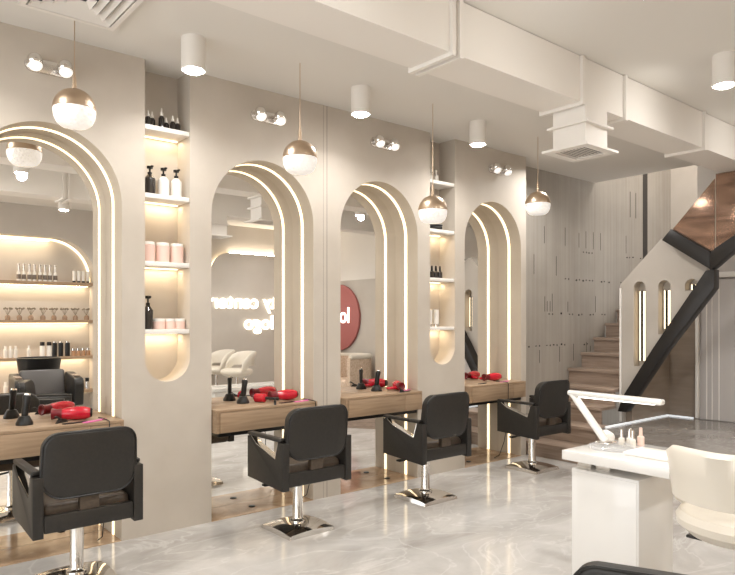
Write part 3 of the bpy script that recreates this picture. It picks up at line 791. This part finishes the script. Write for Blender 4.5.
tl = thing('desk_lamp', 'white folding desk lamp clipped on the manicure table', 'lamp', (3.31, -2.39, .755))
MB().lathe([(0, .0), (.125, .0), (.125, .012), (.118, .016), (0, .016)], c=(-.02, -.06, 0), seg=36).build('base', 'acrylic', tl)
MB().box(-.045, .045, -.05, .03, .016, .03, bev=.004).build('hinge', 'chrome', tl)
def bar(p0, p1, w_, h_, name, mm, par):
    p0 = Vector(p0); p1 = Vector(p1); d = p1-p0
    q = d.normalized().to_track_quat('Y', 'Z').to_matrix().to_4x4()
    return MB().box(-w_/2, w_/2, 0, d.length, -h_/2, h_/2, bev=h_*.35, seg=3, X=Matrix.Translation(p0) @ q).build(name, mm, par)
bar((0, -.01, .025), (0, .205, .28), .05, .028, 'lower_arm', 'gloss', tl)
la = bar((0, .222, .277), (0, -.33, .272), .05, .03, 'light_head', 'gloss', tl)
MB().box(-.017, .017, -.29, .15, .2555, .2595).build('light_strip', 'lamp', la)

pol = thing('polish_bottle', 'x', 'bottle')
MB().lathe([(0, 0), (.017, 0), (.017, .035), (.008, .042), (0, .042)], seg=14).build('bottle', 'clear', pol)
MB().lathe([(0, .042), (.009, .042), (.007, .085), (0, .087)], seg=12).build('cap', 'chrome', pol)
for k, (x, y) in enumerate(((3.42, -2.43), (3.46, -2.455), (3.43, -2.49), (3.50, -2.44))):
    place(pol, k > 0, (x, y, .755), 0, '%s clear polish bottle with silver cap beside the desk lamp' % ['first', 'second', 'third', 'rearmost'][k], 'clear polish bottles')
p3 = thing('polish_bottle', 'pink polish bottle, rightmost of the bottles on the manicure table', 'bottle', (3.50, -2.50, .755))
MB().lathe([(0, 0), (.019, 0), (.019, .045), (.008, .052), (0, .052)], seg=14).build('bottle', 'pinkjar', p3)
MB().lathe([(0, .052), (.01, .052), (.008, .095), (0, .097)], seg=12).build('cap', 'pinkjar', p3)
tr = thing('towel_roll', 'rolled white towel at the back left corner of the manicure table', 'towel', (3.49, -2.36, .755))
mb = MB(); mb.cyl((-.0, .07, .03), (-.07, -.0, .03), .03, bev=.01); mb.build('roll', 'white', tr)
hr = thing('hand_rest', 'flat white hand rest pad lying on the manicure table by the white chair', 'hand rest', (3.27, -2.735, .7552))
MB().box(-.10, .10, -.16, .16, 0, .018, bev=.006).build('pad', 'white', hr)

# ------------------------------------------------------------------ white shell chairs
def shell_chair():
    t = thing('shell_chair', 'x', 'chair')
    MB().lathe([(0, .0), (.20, .0), (.21, .012), (.05, .04), (.03, .06), (0, .06)], seg=32).build('base', 'chrome', t)
    MB().lathe([(0, .05), (.026, .05), (.026, .36), (.018, .365), (.018, .50), (0, .50)], seg=16).build('gas_lift', 'chrome', t)
    mb = MB(); mb.tube([(0, .02, .505), (.0, .13, .50), (.0, .19, .485)], .007); mb.box(-.02, .02, .17, .24, .472, .485, bev=.004)
    mb.build('height_lever', 'black', t)
    MB().lathe([(0, .50), (.10, .505), (.22, .53), (.268, .57), (.272, .60), (.255, .628), (.20, .642), (0, .645)], seg=40).build('seat', 'ivory', t)
    # wrap-round back, open behind the seat
    n = 40; o_, i_ = [], []
    t2 = bmesh.new(); rows = []
    for k in range(n+1):
        a = math.radians(-104+208*k/n); u = abs(a)/math.radians(104)
        top = .635+.292*max(0, 1-u**3.2)**.5
        low = .69-.10*max(0, (u-.72)/.28)**.7 if u > .72 else .69
        low = min(low, top-.02)
        R1 = .285
        c_, s_ = math.cos(PI+a), math.sin(PI+a)
        lean = .05
        row = []
        for (rr, zz, ll) in ((R1, low, 0), (R1+.012, (low+top)/2, .5), (R1+.005+lean*(1-u), top-.02, 1), (R1-.018+lean*(1-u), top, 1), (R1-.04+lean*(1-u), top-.02, 1), (R1-.032, (low+top)/2, .5), (R1-.04, low, 0)):
            row.append(t2.verts.new((rr*c_, rr*s_, zz)))
        rows.append(row)
    for A, B in zip(rows, rows[1:]):
        for i in range(7): t2.faces.new((A[i], A[(i+1) % 7], B[(i+1) % 7], B[i]))
    t2.faces.new(rows[0]); t2.faces.new(rows[-1])
    mb = MB(); mb._add(t2); mb.build('shell_back', 'ivory', t, ang=70)
    mb = MB()
    for sg in (-1, 1):
        a = PI+sg*math.radians(98)
        mb.cyl((.262*math.cos(a), .262*math.sin(a), .60), (.262*math.cos(a), .262*math.sin(a), .70), .018)
    mb.build('back_brackets', 'ivory', t)
    return t
sc_ = shell_chair()
for k, (x, y, rz, lb) in enumerate(((3.015, -3.22, .05, 'ivory shell chair cut by the right edge, at the manicure table'), (5.29, -4.85, PI, 'white shell chair facing left, nearer in the second mirror reflection'), (5.27, -5.55, PI, 'white shell chair close to the neon sign wall, leftmost in the second mirror'))):
    place(sc_, k > 0, (x, y, 0), rz, lb, 'white shell chairs')

# pedicure console with faucet (seen in the second mirror)
pc = thing('pedicure_console', 'low white pedicure console with basin, reflected in the second mirror', 'console', (4.55, -3.2, 0))
MB().box(-.6, .6, -.22, .22, 0, .50, bev=.02).build('body', 'gloss', pc)
rr = lambda hx, hy: [(-hx, -hy), (hx, -hy), (hx, hy), (-hx, hy)]
MB().ribbon(rr(.62, .24), rr(.5, .14), 'z', .50, .54, closed=True).build('basin_rim', 'gloss', pc)
fa = MB().tube([(.56, .0, .54), (.56, .0, .72), (.55, 0, .76), (.51, 0, .775), (.47, 0, .76), (.465, 0, .72)], .012).build('faucet', 'black', pc)

# ------------------------------------------------------------------ wash unit
wu = thing('wash_unit', 'dark leather hair wash chair with black basin, reflected in the leftmost mirror', 'wash chair', (2.25, -4.42, 0), .1)
MB().box(-.28, .28, -.35, .30, .05, .36, bev=.03).build('plinth', 'black', wu)
MB().box(-.27, .27, -.22, .30, .36, .47, bev=.04, seg=4).build('seat', 'leather', wu)
Xb = Matrix.Translation((0, -.20, .40)) @ Matrix.Rotation(.32, 4, 'X')
MB().box(-.28, .28, -.10, .02, 0, .40, bev=.04, seg=4, X=Xb).build('backrest', 'greyleather', wu)
for s_ in (-1, 1):
    a, b_ = sorted((s_*.285, s_*.40))
    prof = [(.36, .34)] + arc(.30, .60, .10, 0, PI/2, 8) + [(-.32, .74), (-.38, .70), (-.38, .34)]
    arm = MB().prism(prof, 'x', a, b_, bev=.02, seg=3).build('armrest', 'leather', wu)
    MB().box(a+.02, b_-.02, -.28, .24, .72, .735, bev=.003, X=Matrix.Translation((0, 0, -.012)) @ Matrix.Identity(4)).build('wooden_cap', 'stairwood', arm)
bas = MB(); t2 = bmesh.new()
pr = [(.20, .56), (.30, .66), (.335, .86), (.345, .875), (.325, .88), (.31, .86), (.26, .70), (.0, .66)]
bas.lathe([(0, .56)]+pr, X=Matrix.Translation((0, -.62, .05)) @ Matrix.Diagonal((.85, .75, 1, 1)), seg=36); bas.build('basin', 'black', wu)
MB().box(-.16, .16, -.78, -.46, 0, .64, bev=.02).build('basin_column', 'black', wu)

# ------------------------------------------------------------------ bottle shelves on the opposite wall
OS = [2.046, 1.45, .877, .335]
on = ['topmost', 'second', 'third', 'lowest']
for k, z in enumerate(OS):
    t = thing('display_shelf', '%s wooden display shelf reflected in the leftmost mirror' % on[k], 'shelf', (2.0325, OPP-.3, z), 0, 'display shelves in the lit niche')
    MB().box(-1.331, 1.331, .001, .29, -.045, 0, bev=.003).build('board', 'oak', t)
    MB().box(-1.30, 1.30, .01, .03, -.055, -.0455).build('light_strip', 'ledsoft', t)
rim_o = [(.702, 2.07)] + arc(.70+.62, 2.735-.62, .618, PI, PI/2, 20) + arc(3.365-.62, 2.735-.62, .618, PI/2, 0, 20) + [(3.363, 2.07)]
rim_i = [(.722, 2.07)] + arc(.70+.62, 2.735-.62, .598, PI, PI/2, 20) + arc(3.365-.62, 2.735-.62, .598, PI/2, 0, 20) + [(3.343, 2.07)]
tag(MB().ribbon(rim_o, rim_i, 'y', OPP-.298, OPP-.27).build('led_strip', 'ledsoft'), 'warm light strip rimming the display niche in the leftmost mirror', 'light strip')

def bottle(name, cat, parts):
    t = thing(name, 'x', cat)
    for nm, mm, prof in parts: MB().lathe(prof, seg=16).build(nm, mm, t)
    return t
SY = OPP-.13
b1 = bottle('spray_bottle', 'bottle', [('bottle', 'clear', [(0, 0), (.03, 0), (.03, .13), (.012, .16), (0, .16)]), ('cap', 'chrome', [(0, .16), (.012, .16), (.012, .24), (.02, .245), (.02, .26), (0, .26)]), ('label', 'label', [(.0305, .03), (.0308, .03), (.0308, .10), (.0305, .10)])])
for k, x in enumerate((2.28, 2.35, 2.43, 2.50, 2.58, 2.65, 2.72, 2.80)):
    place(b1, k > 0, (x, SY, OS[0]), 0, '%s clear spray bottle from the left on the topmost display shelf' % ORD[k], 'spray bottles in the mirror')
b2 = bottle('striped_tube', 'tube', [('tube', 'clear', [(0, .03), (.026, .03), (.03, .19), (0, .195)]), ('cap', 'black', [(0, 0), (.024, 0), (.024, .03), (0, .03)])])
for k, x in enumerate((3.08, 3.15, 3.22, 3.29)):
    place(b2, k > 0, (x, SY, OS[0]), 0, '%s silvery tube from the left at the right end of the topmost display shelf' % ORD[k], 'tubes on the top display shelf')
def sprig():
    t = thing('reed_diffuser', 'x', 'diffuser')
    MB().lathe([(0, 0), (.036, 0), (.038, .05), (.02, .075), (0, .075)], seg=16).build('jar', 'sprigjar', t)
    mb = MB()
    for k in range(9):
        a = k*2.4; r = .035+.012*(k % 3)
        mb.tube([(0, 0, .07), (r*.5*math.cos(a), r*.5*math.sin(a), .12), (r*math.cos(a), r*math.sin(a), .17)], .002, seg=5)
        mb.sphere((r*math.cos(a), r*math.sin(a), .17+.01*(k % 2)), .014, seg=8)
    mb.build('sprigs', 'leaf', t)
    return t
sp = sprig()
for k, x in enumerate((2.13, 2.29, 2.45, 2.62, 2.78, 2.94, 3.10, 3.27)):
    place(sp, k > 0, (x, SY, OS[1]), k*.7, '%s small jar of dried sprigs from the left on the second display shelf' % ORD[k], 'sprig jars in the mirror')
b3 = bottle('white_bottle', 'bottle', [('bottle', 'white', [(0, 0), (.038, 0), (.038, .17), (0, .175)]), ('cap', 'black', [(0, .175), (.034, .175), (.034, .23), (0, .232)])])
for k, x in enumerate((2.61, 2.71)): place(b3, k > 0, (x, SY, OS[2]), 0, '%s white bottle with black cap on the third display shelf' % ['left', 'right'][k], 'white bottles with black caps')
b4 = bottle('black_bottle', 'bottle', [('bottle', 'black', [(0, 0), (.036, 0), (.036, .21), (0, .215)]), ('cap', 'chrome', [(0, .215), (.03, .215), (.03, .235), (0, .237)])])
for k, x in enumerate((2.79, 2.88, 2.98)): place(b4, k > 0, (x, SY, OS[2]), 0, '%s tall black bottle on the third display shelf' % ['left', 'middle', 'right'][k], 'tall black bottles')
b5 = bottle('amber_jar', 'jar', [('jar', 'amber', [(0, 0), (.032, 0), (.032, .08), (0, .085)]), ('lid', 'chrome', [(0, .085), (.033, .085), (.033, .12), (0, .122)])])
for k, x in enumerate((3.07, 3.145, 3.22, 3.295)): place(b5, k > 0, (x, SY, OS[2]), 0, '%s amber jar from the left on the third display shelf' % ORD[k], 'amber jars')
b6 = bottle('milky_bottle', 'bottle', [('bottle', 'clear', [(0, 0), (.03, 0), (.03, .12), (.014, .14), (0, .14)]), ('cap', 'white', [(0, .14), (.016, .14), (.016, .18), (0, .18)])])
for k, (x, z) in enumerate(((2.10, 2), (2.17, 2), (2.24, 2), (2.42, 2), (2.10, 3), (2.2, 3), (2.3, 3))):
    place(b6, k > 0, (x, SY, OS[z]), 0, '%s milky bottle from the left on the %s display shelf' % (ORD[k if z == 2 else k-4], on[z]), 'milky bottles')
b7 = bottle('silver_bottle', 'bottle', [('bottle', 'chrome', [(0, 0), (.035, 0), (.035, .12), (0, .125)]), ('cap', 'black', [(0, .125), (.03, .125), (.03, .18), (0, .18)])])
for k, x in enumerate((3.08, 3.18, 3.28)): place(b7, k > 0, (x, SY, OS[3]), 0, '%s silver bottle with black cap on the lowest display shelf' % ['left', 'middle', 'right'][k], 'silver bottles')

# ------------------------------------------------------------------ neon sign, pink disc, armchairs
sg = thing('neon_sign', 'glowing white neon sign reading beauty center logo, reversed in the second mirror', 'sign', (0, OPP+.10, 0))
TX = lambda x, z: Matrix(((-1, 0, 0, x), (0, 0, 1, .03), (0, 1, 0, z), (0, 0, 0, 1)))
text_mesh('beauty center', .37, .008, 'letters', 'neon', sg, TX(5.33, 1.67), 'RIGHT', .006)
text_mesh('logo', .37, .008, 'letters', 'neon', sg, TX(5.99, 1.28), 'RIGHT', .006)
mb = MB()
for x in (5.6, 6.2, 6.9): mb.cyl((x, -.001, 1.76), (x, .025, 1.76), .008, seg=8)
for x in (6.2, 6.6): mb.cyl((x, -.001, 1.36), (x, .025, 1.36), .008, seg=8)
mb.build('stand_offs', 'white', sg)

pdsc = thing('logo_disc', 'round dusty pink logo disc on the wall, reflected in the third mirror', 'sign', (XR-.002, -5.115, 1.50))
MB().cyl((-.05, 0, 0), (0, 0, 0), .63, seg=64, bev=.008).build('disc', 'pinkdisc', pdsc)
TY = Matrix(((0, 0, -1, -.056), (-1, 0, 0, .0), (0, 1, 0, -.1), (0, 0, 0, 1)))
text_mesh('logo', .42, .006, 'letters', 'neon', pdsc, TY, 'CENTER', .004)

def armchair():
    t = thing('tub_armchair', 'x', 'armchair')
    MB().box(-.30, .30, -.26, .32, .14, .42, bev=.06, seg=4).build('seat', 'sofa', t)
    o_ = arc(0, 0, .40, PI+.25, 2*PI-.25, 24); i_ = arc(0, 0, .30, PI+.25, 2*PI-.25, 24)
    o_ = [(.39, .28)] + o_[::-1] + [(-.39, .28)]; i_ = [(.30, .28)] + i_[::-1] + [(-.30, .28)]
    MB().ribbon(o_, i_, 'z', .12, .80).build('wrap_back', 'sofa', t)
    pts = [(x*.93, y*.93, .81) for x, y in o_]
    MB().tube(pts, .045, seg=10).build('rolled_rim', 'ivory', t)
    for x in (-.25, .25):
        for y in (-.22, .26): MB().cyl((x, y, 0), (x, y, .16), .014, .02, seg=12).build('leg', 'black', t)
    return t
ac = armchair()
for k, (x, y, lb) in enumerate(((7.15, -4.2, 'beige boucle tub armchair nearer the mirror, reflected in the third mirror'), (7.15, -5.1, 'beige boucle tub armchair below the pink logo disc, reflected in the third mirror'))):
    place(ac, k > 0, (x, y, 0), PI/2, lb, 'beige tub armchairs')

# ------------------------------------------------------------------ daylight, camera, view
w_ = bpy.data.worlds.new('World'); S.world = w_; w_.use_nodes = True
bg = w_.node_tree.nodes['Background']; bg.inputs['Color'].default_value = (.97, .985, 1, 1); bg.inputs['Strength'].default_value = 5.5

cam = bpy.data.cameras.new('Camera'); co = bpy.data.objects.new('Camera', cam); C.objects.link(co)
cam.sensor_fit = 'HORIZONTAL'; cam.sensor_width = 36; cam.lens = 655/735*36
cam.shift_y = (320-287.5)/735
co.location = (0, -4.335, 1.45)
co.rotation_euler = (PI/2, 0, math.atan2(-.6385, .7696))
cam.clip_start = .05
S.camera = co
S.view_settings.view_transform = 'Standard'; S.view_settings.look = 'None'
S.view_settings.gamma = 1; S.view_settings.use_curve_mapping = False
S.view_settings.exposure = -0.74
